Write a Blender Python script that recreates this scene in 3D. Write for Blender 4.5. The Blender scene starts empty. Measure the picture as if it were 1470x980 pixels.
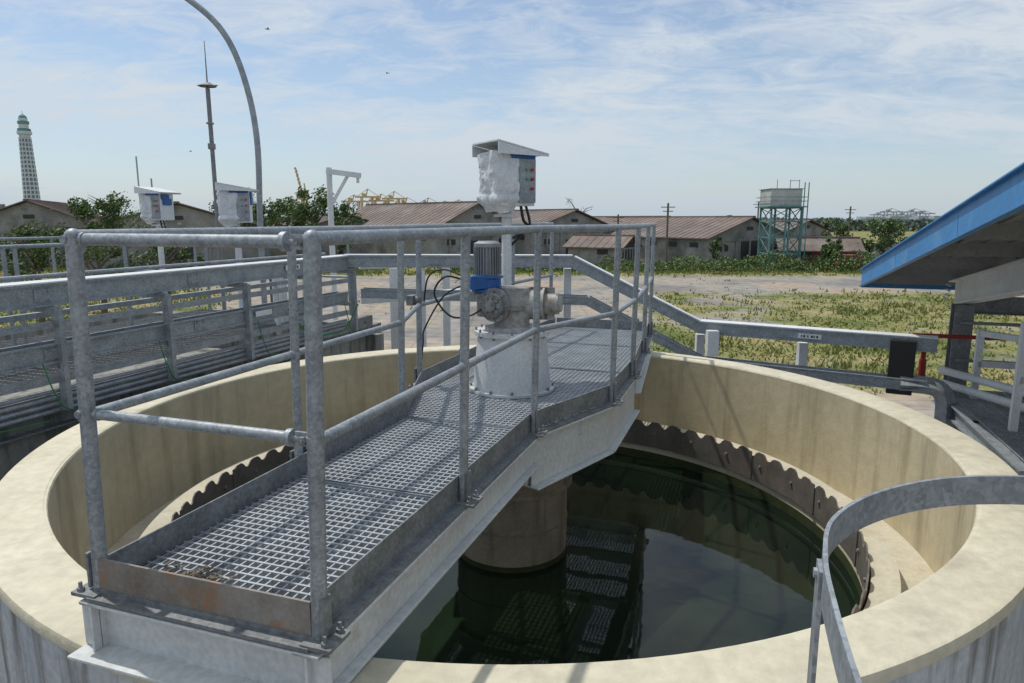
import bpy, math, random
from mathutils import Vector, Matrix, noise
R=random.Random(7)
S=bpy.context.scene
col=S.collection
def V(*a): return Vector(a)
# ---------------------------------------------------------------- materials
def M(name,c1,c2=None,scale=4,rough=.6,metal=0.,stain=None,samt=.5,sscale=1.5,sthr=.55,streak=False,bump=.1,bscale=40,spec=.5,fine=.15,spangle=0):
    m=bpy.data.materials.new(name); m.use_nodes=True
    nt=m.node_tree; N=nt.nodes; L=nt.links
    b=N['Principled BSDF']; b.inputs['Roughness'].default_value=rough; b.inputs['Metallic'].default_value=metal
    b.inputs['Specular IOR Level'].default_value=spec
    c2=c2 or tuple(x*.8 for x in c1)
    tc=N.new('ShaderNodeTexCoord')
    n=N.new('ShaderNodeTexNoise'); n.inputs['Scale'].default_value=scale; n.inputs['Detail'].default_value=5; n.inputs['Roughness'].default_value=.62
    L.new(tc.outputs['Object'],n.inputs['Vector'])
    r=N.new('ShaderNodeValToRGB'); r.color_ramp.elements[0].position=.32; r.color_ramp.elements[1].position=.68
    r.color_ramp.elements[0].color=(*c2,1); r.color_ramp.elements[1].color=(*c1,1)
    L.new(n.outputs['Fac'],r.inputs['Fac']); cur=r.outputs['Color']
    if spangle:
        v=N.new('ShaderNodeTexVoronoi'); v.inputs['Scale'].default_value=spangle; L.new(tc.outputs['Object'],v.inputs['Vector'])
        sp=N.new('ShaderNodeSeparateColor'); L.new(v.outputs['Color'],sp.inputs['Color'])
        mr=N.new('ShaderNodeMapRange'); mr.inputs['To Min'].default_value=.78; mr.inputs['To Max'].default_value=1.15
        L.new(sp.outputs[0],mr.inputs['Value'])
        mx=N.new('ShaderNodeMix'); mx.data_type='RGBA'; mx.blend_type='MULTIPLY'; mx.inputs['Factor'].default_value=1
        L.new(cur,mx.inputs['A']); L.new(mr.outputs['Result'],mx.inputs['B']); cur=mx.outputs['Result']
    if fine:
        n3=N.new('ShaderNodeTexNoise'); n3.inputs['Scale'].default_value=scale*14; n3.inputs['Detail'].default_value=3
        L.new(tc.outputs['Object'],n3.inputs['Vector'])
        mr=N.new('ShaderNodeMapRange'); mr.inputs['From Min'].default_value=.3; mr.inputs['From Max'].default_value=.7
        mr.inputs['To Min'].default_value=1-fine; mr.inputs['To Max'].default_value=1+fine*.5
        L.new(n3.outputs['Fac'],mr.inputs['Value'])
        mx=N.new('ShaderNodeMix'); mx.data_type='RGBA'; mx.blend_type='MULTIPLY'; mx.inputs['Factor'].default_value=1
        L.new(cur,mx.inputs['A']); L.new(mr.outputs['Result'],mx.inputs['B']); cur=mx.outputs['Result']
    if stain:
        mp=N.new('ShaderNodeMapping'); mp.inputs['Scale'].default_value=(sscale*5,sscale*5,sscale*.45) if streak else (sscale,)*3
        L.new(tc.outputs['Object'],mp.inputs['Vector'])
        n2=N.new('ShaderNodeTexNoise'); n2.inputs['Scale'].default_value=1; n2.inputs['Detail'].default_value=7; n2.inputs['Roughness'].default_value=.65
        L.new(mp.outputs['Vector'],n2.inputs['Vector'])
        r2=N.new('ShaderNodeValToRGB'); r2.color_ramp.elements[0].position=sthr; r2.color_ramp.elements[1].position=min(.99,sthr+.16)
        r2.color_ramp.elements[0].color=(0,0,0,1); r2.color_ramp.elements[1].color=(samt,samt,samt,1)
        L.new(n2.outputs['Fac'],r2.inputs['Fac'])
        mx=N.new('ShaderNodeMix'); mx.data_type='RGBA'; L.new(r2.outputs['Color'],mx.inputs['Factor'])
        L.new(cur,mx.inputs['A']); mx.inputs['B'].default_value=(*stain,1); cur=mx.outputs['Result']
    L.new(cur,b.inputs['Base Color'])
    if bump:
        nb=N.new('ShaderNodeTexNoise'); nb.inputs['Scale'].default_value=bscale; nb.inputs['Detail'].default_value=4
        L.new(tc.outputs['Object'],nb.inputs['Vector'])
        bp=N.new('ShaderNodeBump'); bp.inputs['Strength'].default_value=bump; bp.inputs['Distance'].default_value=.01
        L.new(nb.outputs['Fac'],bp.inputs['Height']); L.new(bp.outputs['Normal'],b.inputs['Normal'])
    return m
galv=M('galvanised_steel',(.37,.405,.43),(.25,.275,.295),scale=9,rough=.48,metal=.3,spangle=90,stain=(.52,.54,.54),samt=.35,sscale=6,sthr=.6,bump=.08)
galvd=M('galvanised_dull',(.27,.285,.295),(.17,.18,.185),scale=7,rough=.6,metal=.25,spangle=60,stain=(.16,.10,.06),samt=.4,sscale=3,sthr=.6)
grat=M('grating_steel',(.52,.55,.58),(.36,.385,.41),scale=5,rough=.5,metal=.2,stain=(.17,.13,.09),samt=.5,sscale=2.5,sthr=.62,bump=0)
rusty=M('rusty_toeboard',(.31,.29,.265),(.20,.165,.13),scale=5,rough=.7,metal=.2,stain=(.34,.15,.055),samt=.9,sscale=4.5,sthr=.51)
paint=M('offwhite_paint',(.66,.68,.67),(.56,.575,.565),scale=3,rough=.45,stain=(.33,.19,.10),samt=.65,sscale=5,sthr=.63,bump=.05)
white=M('white_paint',(.74,.76,.77),(.62,.64,.65),scale=4,rough=.45,stain=(.36,.33,.28),samt=.35,sscale=3,sthr=.62,bump=.03)
pedm=M('pedestal_paint',(.66,.68,.68),(.56,.575,.58),scale=4,rough=.45,stain=(.36,.33,.28),samt=.5,sscale=2.2,sthr=.54,streak=True,bump=.03)
rim=M('cream_painted_concrete',(.67,.62,.475),(.56,.515,.385),scale=1.3,rough=.8,stain=(.38,.345,.26),samt=.6,sscale=3.1,sthr=.54,bump=.25,bscale=60,fine=.12)
ledge=M('ledge_concrete',(.60,.55,.42),(.46,.42,.32),scale=2.6,rough=.8,stain=(.30,.22,.12),samt=.6,sscale=2.6,sthr=.55,bump=.25,bscale=60,fine=.1)
wallin=M('cream_wall',(.60,.525,.36),(.49,.425,.28),scale=.9,rough=.8,stain=(.27,.22,.14),samt=.6,sscale=.8,sthr=.50,streak=True,bump=.2,fine=.1)
wallout=M('outer_wall_concrete',(.60,.63,.65),(.45,.47,.49),scale=2,rough=.85,stain=(.13,.11,.085),samt=.85,sscale=1.3,sthr=.49,streak=True,bump=.3)
weir=M('weir_plate_steel',(.21,.185,.16),(.13,.115,.10),scale=5,rough=.65,metal=.2,stain=(.34,.16,.07),samt=.7,sscale=2,sthr=.60,streak=True)
drumm=M('drum_coating',(.36,.32,.25),(.24,.21,.16),scale=4,rough=.7,stain=(.11,.09,.06),samt=.7,sscale=1.5,sthr=.5,streak=True,bump=.3)
algae=M('algae_band',(.05,.065,.02),(.025,.035,.012),scale=8,rough=.6)
blackm=M('black_rubber',(.02,.02,.02),rough=.5,bump=0)
bluem=M('blue_enamel',(.02,.13,.40),(.012,.08,.28),scale=9,rough=.4,bump=0,stain=(.3,.3,.3),samt=.3,sscale=8,sthr=.6)
blueroof=M('blue_roof_sheet',(.045,.24,.52),(.03,.19,.44),scale=1.2,rough=.45,stain=(.25,.38,.48),samt=.4,sscale=2,sthr=.56,bump=.03)
soffit=M('roof_underside',(.33,.335,.33),(.25,.25,.245),scale=2,rough=.6,metal=.1)
motorg=M('motor_grey',(.33,.35,.37),(.24,.26,.28),rough=.5,metal=.4)
gearm=M('gearbox_paint',(.50,.50,.48),(.22,.215,.20),scale=16,rough=.5,stain=(.20,.11,.06),samt=.7,sscale=10,sthr=.52)
redc=M('reducer_casting',(.36,.37,.37),(.16,.16,.155),scale=22,rough=.45,metal=.3,stain=(.19,.11,.06),samt=.6,sscale=14,sthr=.56)
plastic=M('plastic_wrap',(.76,.78,.80),(.60,.62,.65),scale=7,rough=.2,bump=1.0,bscale=26)
redp=M('red_pipe',(.35,.03,.02),rough=.5)
redb=M('red_button',(.6,.02,.02),rough=.3,bump=0); greenb=M('green_button',(.02,.4,.08),rough=.3,bump=0)
greenc=M('green_cable',(.03,.22,.06),rough=.5,bump=0)
basinc=M('basin_concrete',(.36,.355,.33),(.22,.22,.20),scale=2,rough=.9,stain=(.06,.065,.05),samt=.8,sscale=1.4,sthr=.48,streak=True,bump=.3)
roofm=M('corrugated_roof_brown',(.22,.165,.135),(.13,.10,.09),scale=.3,rough=.8,stain=(.30,.275,.25),samt=.6,sscale=.35,sthr=.52,bump=0)
brick=M('warehouse_wall',(.37,.36,.35),(.22,.215,.205),scale=.5,rough=.9,stain=(.10,.10,.095),samt=.75,sscale=.4,sthr=.49,bump=0)
darkm=M('dark_opening',(.04,.04,.045),rough=.6,bump=0)
redroof=M('red_shed_wall',(.30,.10,.08),(.2,.07,.05),scale=.5,rough=.8,bump=0)
teal=M('teal_steel',(.13,.28,.27),(.08,.19,.19),scale=1,rough=.6,bump=0)
tanks=M('tank_panel',(.52,.54,.53),(.38,.40,.38),scale=.6,rough=.7,stain=(.22,.14,.09),samt=.5,sscale=.5,sthr=.5,bump=0)
minw=M('minaret_white',(.62,.67,.72),(.55,.6,.65),scale=.1,rough=.8,bump=0)  # minaret materials: distance haze is painted in as pale, bluish tones
minwin=M('minaret_openings',(.20,.24,.29),scale=.1,rough=.8,bump=0)
ming=M('minaret_green',(.14,.30,.28),scale=.1,rough=.7,bump=0)
craney=M('crane_yellow',(.62,.48,.25),(.55,.43,.25),scale=.05,rough=.8,bump=0)  # crane yellow and grey are paled, with distance haze put into the colour
craneg=M('crane_grey',(.42,.47,.52),scale=.05,rough=.8,bump=0)
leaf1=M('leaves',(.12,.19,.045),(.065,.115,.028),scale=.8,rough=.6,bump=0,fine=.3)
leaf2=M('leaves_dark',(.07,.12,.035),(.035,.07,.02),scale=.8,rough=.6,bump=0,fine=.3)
leaf3=M('leaves_far',(.14,.19,.15),(.10,.14,.11),scale=.2,rough=.8,bump=0)  # greyed green, haze over the far trees painted into the leaf colour
bark=M('bark',(.16,.13,.10),rough=.9,bump=0)
grassm=M('grass_blades',(.29,.28,.11),(.16,.20,.06),scale=.22,rough=.8,bump=0,fine=.2,spec=.1)
birdm=M('bird_feathers',(.05,.05,.05),rough=.8,bump=0)
# ---------------------------------------------------------------- mesh buffer
class MB:
    def __init__(s): s.v=[]; s.f=[]
    def add(s,vs,fs):
        o=len(s.v); s.v+= [tuple(x) for x in vs]; s.f+=[tuple(i+o for i in f) for f in fs]
    def frame(s,c,ax,ay,az):
        vs=[c+ax*i+ay*j+az*k for i in(-1,1) for j in(-1,1) for k in(-1,1)]
        s.add(vs,[(0,1,3,2),(4,6,7,5),(0,4,5,1),(2,3,7,6),(0,2,6,4),(1,5,7,3)])
    def box(s,c,sz,rot=0):
        c=Vector(c); ca,sa=math.cos(rot),math.sin(rot)
        s.frame(c,V(ca,sa,0)*sz[0]/2,V(-sa,ca,0)*sz[1]/2,V(0,0,1)*sz[2]/2)
    def beam(s,a,b,w,h,up=V(0,0,1)):
        a=Vector(a); b=Vector(b); d=(b-a); l=d.length
        if l<1e-6: return
        d/=l
        if abs(d.dot(up))>.99: up=V(U.x,U.y,0)
        sd=d.cross(up).normalized(); u2=sd.cross(d)
        s.frame((a+b)/2,d*l/2,sd*w/2,u2*h/2)
    def tube(s,pts,r,n=10,cap=True):
        pts=[Vector(p) for p in pts]; k=len(pts); rs=r if isinstance(r,(list,tuple)) else [r]*k
        vs=[];fs=[]; prev=None
        for i,p in enumerate(pts):
            t=(pts[min(i+1,k-1)]-pts[max(i-1,0)]).normalized()
            if prev is None:
                a=V(0,0,1) if abs(t.z)<.9 else V(1,0,0)
                x=t.cross(a).normalized()
            else: x=(prev-t*prev.dot(t)).normalized()
            prev=x; y=t.cross(x)
            for j in range(n):
                g=2*math.pi*j/n; vs.append(p+(x*math.cos(g)+y*math.sin(g))*rs[i])
        for i in range(k-1):
            for j in range(n):
                a=i*n+j;b=i*n+(j+1)%n; fs.append((a,b,b+n,a+n))
        if cap: fs.append(tuple(range(n-1,-1,-1))); fs.append(tuple((k-1)*n+j for j in range(n)))
        s.add(vs,fs)
    def lathe(s,c,prof,n=48,a0=0,a1=2*math.pi,closed=True):
        c=Vector(c); full=abs(a1-a0-2*math.pi)<1e-4; m=n if full else n+1; k=len(prof); vs=[];fs=[]
        for i in range(m):
            g=a0+(a1-a0)*i/n
            for r,z in prof: vs.append(c+V(r*math.cos(g),r*math.sin(g),z))
        kk=k if closed else k-1
        for i in range(n):
            for j in range(kk):
                a=i*k+j;b=i*k+(j+1)%k;i2=((i+1)%m)*k; fs.append((a,i2+j,i2+(j+1)%k,b))
        s.add(vs,fs)
    def sph(s,c,r,n=10):
        c=Vector(c); r=Vector(r) if not isinstance(r,(int,float)) else V(r,r,r)
        vs=[];fs=[]
        for i in range(n+1):
            a=math.pi*i/n
            for j in range(2*n):
                b=math.pi*j/n
                vs.append(c+V(r.x*math.sin(a)*math.cos(b),r.y*math.sin(a)*math.sin(b),r.z*math.cos(a)))
        for i in range(n):
            for j in range(2*n):
                a=i*2*n+j;b=i*2*n+(j+1)%(2*n); fs.append((a,a+2*n,b+2*n,b))
        s.add(vs,fs)
def mk(name,mb,mat,parent=None,smooth=False,bevel=0):
    me=bpy.data.meshes.new(name); me.from_pydata(mb.v,[],mb.f); me.materials.append(mat)
    me.update()
    o=bpy.data.objects.new(name,me); col.objects.link(o)
    if parent: o.parent=parent
    if smooth:
        me.polygons.foreach_set('use_smooth',[True]*len(me.polygons))
        me.set_sharp_from_angle(angle=math.radians(38))
    if bevel:
        md=o.modifiers.new('b','BEVEL'); md.width=bevel; md.segments=2; md.limit_method='ANGLE'
    return o
def E(name):
    o=bpy.data.objects.new(name,None); col.objects.link(o); return o
# ---------------------------------------------------------------- frame of the plant (bridge axis)
U=V(.326,.9454,0).normalized(); W=V(U.y,-U.x,0); P0=V(-.958,1.99,0)
def B(t,s,z): 
    p=P0+U*t+W*s; return V(p.x,p.y,z)
CT=V(0,4.82,0)   # tank centre
RZ=3.59; DZ=3.81
yaw=math.atan2(U.y,U.x)
# ---------------------------------------------------------------- tank
tank=E('concrete_clarifier_tank')
mb=MB(); mb.lathe(CT,[(2.80,RZ-.002),(2.80,RZ),(3.035,RZ),(3.05,RZ-.006),(3.056,RZ-.02),(3.056,RZ-.05),(2.79,RZ-.05),(2.781,RZ-.015),(2.786,RZ-.004)],n=160); mk('rim',mb,rim,tank,True)
mb=MB(); mb.lathe(CT,[(2.79,RZ-.04),(3.051,RZ-.04),(3.051,0),(2.79,0)],n=160)
mk('outer_wall',mb,wallout,tank,True)
mb=MB(); mb.lathe(CT,[(2.782,RZ-.02),(2.783,1.5)],n=160,closed=False)
mk('inner_wall',mb,wallin,tank,True)
mb=MB(); mb.lathe(CT,[(2.34,2.94),(2.345,2.955),(2.495,2.955),(2.5,2.94),(2.505,2.78),(2.781,2.78),(2.781,2.5),(2.42,2.4),(2.34,2.4)],n=160); mk('launder',mb,ledge,tank,True)
mb=MB(); mb.lathe(CT,[(2.336,2.70),(2.337,2.5)],n=160,closed=False); mk('algae_line',mb,algae,tank,True)
nt_=74; zt=3.01; zb=2.76
prof=[(0,0),(.12,-.028),(.25,-.04),(.38,-.03),(.50,.0),(.60,.012),(.88,.012)]
vs=[];fs=[]
pts=[]
for i in range(nt_):
    jz=R.uniform(-.004,.004)
    for f,dz in prof: pts.append(((i+f)/nt_*2*math.pi,zt+dz*R.uniform(.85,1.15)+jz))
n=len(pts)
mb=MB()
for rr in (2.322,2.332):
    for a,z in pts:
        vs.append(CT+V(rr*math.cos(a),rr*math.sin(a),z)); vs.append(CT+V(rr*math.cos(a),rr*math.sin(a),zb))
for i in range(n):
    j=(i+1)%n
    fs.append((2*i,2*j,2*j+1,2*i+1)); fs.append((2*n+2*i,2*n+2*i+1,2*n+2*j+1,2*n+2*j))
    fs.append((2*i,2*n+2*i,2*n+2*j,2*j)); fs.append((2*i+1,2*j+1,2*n+2*j+1,2*n+2*i+1))
mb.add(vs,fs); mk('weir_plate',mb,weir,tank)
mb=MB()
for i in range(nt_//2):
    a=(2*i+.75)/nt_*2*math.pi
    p=CT+V(2.321*math.cos(a),2.321*math.sin(a),2.90); d=V(-math.cos(a),-math.sin(a),0)
    mb.tube([p,p+d*.014],.013,8)
mk('weir_bolts',mb,galvd,tank)
mb=MB()
for i in range(18):
    a=(i+.3)/18*2*math.pi; p=CT+V(2.317*math.cos(a),2.317*math.sin(a),2.885)
    mb.box(p,(.006,.045,.25),a)
mk('weir_splices',mb,weir,tank)
# water
mw=bpy.data.materials.new('dark_green_water'); mw.use_nodes=True; N=mw.node_tree.nodes; L=mw.node_tree.links
b=N['Principled BSDF']; b.inputs['Roughness'].default_value=.03; b.inputs['IOR'].default_value=1.38
tc=N.new('ShaderNodeTexCoord'); n0=N.new('ShaderNodeTexNoise'); n0.inputs['Scale'].default_value=1.1; n0.inputs['Detail'].default_value=6; L.new(tc.outputs['Object'],n0.inputs['Vector'])
r0=N.new('ShaderNodeValToRGB'); r0.color_ramp.elements[0].position=.35; r0.color_ramp.elements[1].position=.68; r0.color_ramp.elements[0].color=(.0055,.010,.007,1); r0.color_ramp.elements[1].color=(.010,.020,.009,1); L.new(n0.outputs['Fac'],r0.inputs['Fac']); L.new(r0.outputs['Color'],b.inputs['Base Color'])
n1=N.new('ShaderNodeTexNoise'); n1.inputs['Scale'].default_value=4; n1.inputs['Detail'].default_value=2
L.new(tc.outputs['Object'],n1.inputs['Vector']); bp=N.new('ShaderNodeBump'); bp.inputs['Strength'].default_value=.06; bp.inputs['Distance'].default_value=.02
L.new(n1.outputs['Fac'],bp.inputs['Height']); L.new(bp.outputs['Normal'],b.inputs['Normal'])
mb=MB(); mb.lathe(CT,[(0.001,2.62),(2.36,2.62)],n=96,closed=False); mk('tank_water',mb,mw)
# centre drum
dr=E('stilling_well_drum')
mb=MB(); mb.lathe(CT,[(.40,2.3),(.40,3.14),(.435,3.15),(.435,3.17),(.41,3.18),(.435,3.27),(.425,3.28),(.37,3.14),(.37,2.3)],n=64); mk('shell',mb,drumm,dr,True)
mb=MB(); mb.lathe(CT,[(.405,2.60),(.405,2.66),(.403,2.66),(.403,2.60)],n=64); mk('waterline',mb,algae,dr,True)
mb=MB(); mb.lathe(CT,[(.406,2.885),(.406,2.893),(.402,2.893),(.402,2.885)],n=64); mk('weld_seam',mb,rusty,dr,True)
mb=MB(); mb.tube([CT+V(0,0,2.4),CT+V(0,0,3.8)],.14,24); mb.box(CT+V(0,0,3.3),(.86,.06,.06),yaw); mk('torque_tube',mb,paint,dr,True)
# ---------------------------------------------------------------- walkway bridge
br=E('steel_walkway_bridge')
T0,T1=-.06,5.95
def hw(t):
    if t<2.1: return .42
    if t<2.92: return .42+.29*(t-2.1)/.82
    if t<4.0: return .71
    return .71-.17*(t-4.0)/(T1-4.0)
mb=MB()
cell=.034
t=0.0
while t<T1:
    h=hw(t)-.02; j=R.uniform(-.0015,.0015)
    mb.beam(B(t+j,-h,DZ+.002),B(t-j,h,DZ+.002),.0085,.009)
    t+=.042
s=-.69
while s<.70:
    ts=[x*.02 for x in range(int(T1/.02)+1)]
    ins=[x for x in ts if abs(s)<hw(x)-.02]
    if ins:
        a,bq=ins[0],ins[-1]
        mb.beam(B(a,s,DZ-.010),B(bq,s,DZ-.010),.0055,.028)
    s+=cell
mk('grating',mb,grat,br)
mb=MB()
for tt in (1.02,2.08,3.75,4.9):
    h=hw(tt)-.015
    for d in(-.012,.012): mb.beam(B(tt+d,-h,DZ-.006),B(tt+d,h,DZ-.006),.006,.04)
mk('grating_joints',mb,galv,br)
path=[(T0,.0),(2.12,.0),(2.92,.29),(4.0,.29),(T1,.12)]
def side(mb,sg,z0,z1,pp,off=.455,fl=.09):
    for (a,da),(c,dc) in zip(pp[:-1],pp[1:]):
        A=lambda z,k=0.: B(a,sg*(off+da-k),z); C=lambda z,k=0.: B(c,sg*(off+dc-k),z)
        mb.beam(A(z1-.006,fl/2),C(z1-.006,fl/2),fl,.012)
        mb.beam(A(z0+.006,fl/2),C(z0+.006,fl/2),fl,.012)
        mb.beam(A((z0+z1)/2,fl*.5),C((z0+z1)/2,fl*.5),.01,z1-z0-.024)
mb=MB()
for sg in(-1,1):
    side(mb,sg,RZ+.006,DZ-.03,path[:2]); side(mb,sg,RZ-.14,DZ-.03,path[1:4],fl=.11); side(mb,sg,RZ+.006,DZ-.03,path[3:])
for tt,sg in((T0,1),(T1,-1)):
    h=.455
    mb.beam(B(tt+.06*sg,-h,(RZ+DZ)/2-.012),B(tt+.06*sg,h,(RZ+DZ)/2-.012),.01,.166)
    mb.beam(B(tt+.05*sg,-h,DZ-.0365),B(tt+.05*sg,h,DZ-.0365),.10,.011)
    mb.beam(B(tt+.04*sg,-h-.02,RZ+.0125),B(tt+.04*sg,h+.02,RZ+.0125),.17,.012)
    for s in(-.44,0.44): mb.beam(B(tt+.03*sg,s,RZ+.02),B(tt+.03*sg,s,DZ-.045),.01,.07,W)
for tt in (.9,1.9,2.6,3.4,4.3,5.2): mb.beam(B(tt,-hw(tt)+.0,DZ-.10),B(tt,hw(tt),DZ-.10),.06,.09)
for s in(-.33,.33): mb.beam(B(2.1,s,RZ-.02),B(4.0,s,RZ-.02),.1,.2)
mk('side_beams',mb,paint,br,bevel=.003)
mb=MB()
for sg in(-1,1):
    for (a,da),(c,dc) in zip(path[:-1],path[1:]):
        a=max(a,0)
        mb.beam(B(a,sg*(.40+da),DZ+.047),B(c,sg*(.40+dc),DZ+.047),.006,.11)
        mb.beam(B(a,sg*(.425+da),DZ-.020),B(c,sg*(.425+dc),DZ-.020),.05,.014)
mb.beam(B(T1-.02,-.5,DZ+.05),B(T1-.02,.5,DZ+.05),.006,.11)
mk('toe_boards',mb,galvd,br)
mb=MB(); mb.beam(B(-.015,-.405,DZ+.05),B(-.015,.405,DZ+.05),.008,.115); mk('end_toe_board',mb,rusty,br)
mb=MB(); mb.beam(B(-.035,-.42,DZ-.018),B(-.035,.42,DZ-.018),.05,.012); mb.beam(B(-.02,-.42,DZ-.012),B(-.02,.42,DZ-.012),.01,.03); mk('end_angle',mb,galvd,br)
# railing (posts lean very slightly, as on site)
RT=DZ+1.14; RM=DZ+.585
def G(t,s,z):
    k=.040-.014*min(1,t/1.07) if t<1.07 else .026*max(.3,1-(t-1.07)/6)
    return B(t,s,z)+W*k*max(0,(z-DZ)/1.14)
mb=MB(); mp=MB()
def rail(pl,z,r): mb.tube([G(t,s,z) for t,s in pl],r,14)
postsR=[(0.,.42),(1.07,.42),(2.1,.42),(2.92,.71),(3.75,.71),(4.8,.64),(5.85,.55)]
for sg in(-1,1):
    pl=[(t,sg*s) for t,s in postsR]
    rail(pl,RT,.0205); rail(pl,RM,.017)
    for i,(t,s) in enumerate(pl):
        r=.0235 if i==0 else .020
        mb.tube([G(t,s,DZ-.02),G(t,s,RT+.006)],r,14)
        mb.sph(G(t,s,RT),.0215 if i else .0245,8)
        mb.tube([G(t,s,RM-.016),G(t,s,RM+.016)],r+.003,14)
        mp.box(B(t,s+sg*.02,DZ-.012),(.11,.10,.012),yaw)
        mp.box(B(t,s+sg*.025,DZ+.06),(.045,.010,.12),yaw)
        for dx in(-.038,.038): 
            mp.tube([B(t+dx,s+sg*.045,DZ-.01),B(t+dx,s+sg*.045,DZ+.025)],.006,6)
            mp.tube([B(t+dx,s+sg*.045,DZ-.006),B(t+dx,s+sg*.045,DZ+.006)],.012,6)
for z,r in((RT-.008,.0185),(RM+.005,.0165)):
    a=G(-.0,-.375,z); c=G(-.0,.335,z)
    mb.tube([a,c],r,14); mb.tube([a-W*.003,a+W*.006],r+.003,14)
    mb.tube([c-W*.004,c+W*.012],r+.009,14); mb.tube([c+W*.012,G(0,.42,z)],.009,8)
    mb.tube([G(0,-.43,z)-U*.028,G(0,-.43,z)+U*.02],.013,10); mb.tube([G(0,-.42,z),a+W*.01],.010,8)
    mb.frame(G(0,.385,z),W*.03,U*.004,V(0,0,.020)); mb.frame(G(0,-.39,z),W*.025,U*.004,V(0,0,.018))
    mp.tube([G(0,.39,z)-U*.03,G(0,.39,z)+U*.03],.007,8); mp.tube([G(0,.39,z)-U*.025,G(0,.39,z)-U*.012],.013,6)
mk('handrail',mb,galv,br,True); mk('post_brackets',mp,galvd,br)
mb=MB()
for i in range(80):
    t=.14+R.gauss(0,.035); s=-.14+R.gauss(0,.07); p=B(t,s,DZ+.012+R.random()*.008)
    a=R.random()*6.3; l=.005+R.random()*.010
    mb.frame(p,V(math.cos(a),math.sin(a),R.uniform(-.4,.4))*l,V(-math.sin(a),math.cos(a),0)*l*.4,V(0,0,.001))
mk('dry_leaf_litter',mb,bark)
# ---------------------------------------------------------------- drive unit
dv=E('gear_motor_drive')
mb=MB()
mb.lathe(CT,[(.001,DZ+.01),(.30,DZ+.01),(.30,DZ+.028),(.275,DZ+.03),(.24,DZ+.40),(.262,DZ+.405),(.262,DZ+.43),(.001,DZ+.432)],n=56,closed=False)
mk('pedestal_cone',mb,pedm,dv,True)
mb=MB()
for i in range(12):
    a=i/12*6.283; mb.tube([CT+V(.288*math.cos(a),.288*math.sin(a),DZ+.03),CT+V(.288*math.cos(a),.288*math.sin(a),DZ+.048)],.010,6)
    mb.tube([CT+V(.25*math.cos(a),.25*math.sin(a),DZ+.39),CT+V(.25*math.cos(a),.25*math.sin(a),DZ+.45)],.008,6)
mk('bolts',mb,galvd,dv)
gz=DZ+.43
mb=MB()
g=CT+V(0,0,gz)
mb.lathe(g,[(.001,0),(.19,0),(.19,.03),(.125,.04),(.115,.14),(.13,.15),(.13,.17),(.001,.17)],n=32,closed=False)
ax=V(.97,-.22,0).normalized()
cc=g+V(.02,0,.19)
mb.tube([cc-ax*.10,cc+ax*.2],.095,24); mb.tube([cc+ax*.2,cc+ax*.215],.11,24); mb.tube([cc+ax*.215,cc+ax*.31],.072,20); mb.tube([cc+ax*.31,cc+ax*.33],.055,16)
mb.tube([cc+V(0,0,-.1),cc+V(0,0,.11)],.115,20)
for i in range(5):
    mb.beam(cc-ax*(.02-.05*i)+V(0,0,-.112),cc-ax*(.02-.05*i)+V(0,0,.112),.010,.20,ax)
mk('worm_gearbox',mb,gearm,dv,True)
mb=MB()
ay=V(-.45,-.89,0).normalized()
c2=cc+V(-.09,-.03,.0)
mb.tube([c2-ay*.05,c2+ay*.14],.085,24); mb.tube([c2+ay*.10,c2+ay*.12],.115,28); mb.tube([c2+ay*.14,c2+ay*.155],.078,20); mb.tube([c2+ay*.155,c2+ay*.175],.04,14)
m0=g+V(-.17,.0,.26)
mb.tube([m0-V(0,0,.16),m0+V(0,0,.03)],.075,20); mb.tube([m0-V(0,0,.02),m0+V(0,0,.0)],.10,24)
for i in range(8):
    a=i*math.pi/4; sd=ay.cross(V(0,0,1))
    p=c2+ay*.12+(sd*math.cos(a)+V(0,0,1)*math.sin(a))*.098; mb.tube([p,p+ay*.018],.011,6)
    q=c2+ay*.10+(sd*math.cos(a)+V(0,0,1)*math.sin(a))*.055; mb.tube([q,q+ay*.066],.016,8)
mk('flanged_reducer',mb,redc,dv,True)
mb=MB()
mb.lathe(m0,[(.001,.01),(.11,.01),(.11,.03),(.095,.035),(.095,.10),(.11,.105),(.11,.12),(.001,.12)],n=28,closed=False)
mb.box(m0+V(-.07,-.08,.08),(.13,.10,.09),.5)
mk('blue_motor_base',mb,bluem,dv,True,bevel=.004)
mb=MB(); mb.lathe(m0,[(.001,.12),(.078,.12),(.078,.31),(.092,.315),(.092,.34),(.06,.355),(.001,.355)],n=24,closed=False)
for i in range(28):
    a=i/28*6.283; d=V(math.cos(a),math.sin(a),0); mb.beam(m0+d*.084+V(0,0,.13),m0+d*.084+V(0,0,.315),.005,.022,d)
mk('motor_fins',mb,motorg,dv,True)
mb=MB()
def bez(pts,n=24):
    pts=[Vector(p) for p in pts]; out=[]
    for i in range(len(pts)-1):
        p0=pts[max(i-1,0)];p1=pts[i];p2=pts[i+1];p3=pts[min(i+2,len(pts)-1)]
        for k in range(n//2):
            t=k/(n//2); out.append(.5*((2*p1)+(-p0+p2)*t+(2*p0-5*p1+4*p2-p3)*t*t+(-p0+3*p1-3*p2+p3)*t**3))
    out.append(pts[-1]); return out
mb.tube(bez([m0+V(-.14,-.1,.09),m0+V(-.28,-.12,.12),m0+V(-.36,-.08,.0),m0+V(-.25,-.1,-.15),m0+V(-.10,-.1,-.14),m0+V(.02,-.15,-.05)]),.007,8)
mb.tube(bez([m0+V(-.14,-.08,.07),m0+V(-.3,-.05,-.02),m0+V(-.44,.0,-.25),B(2.95,-.69,DZ+.3),B(2.9,-.7,DZ+.02)]),.006,8)
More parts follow.
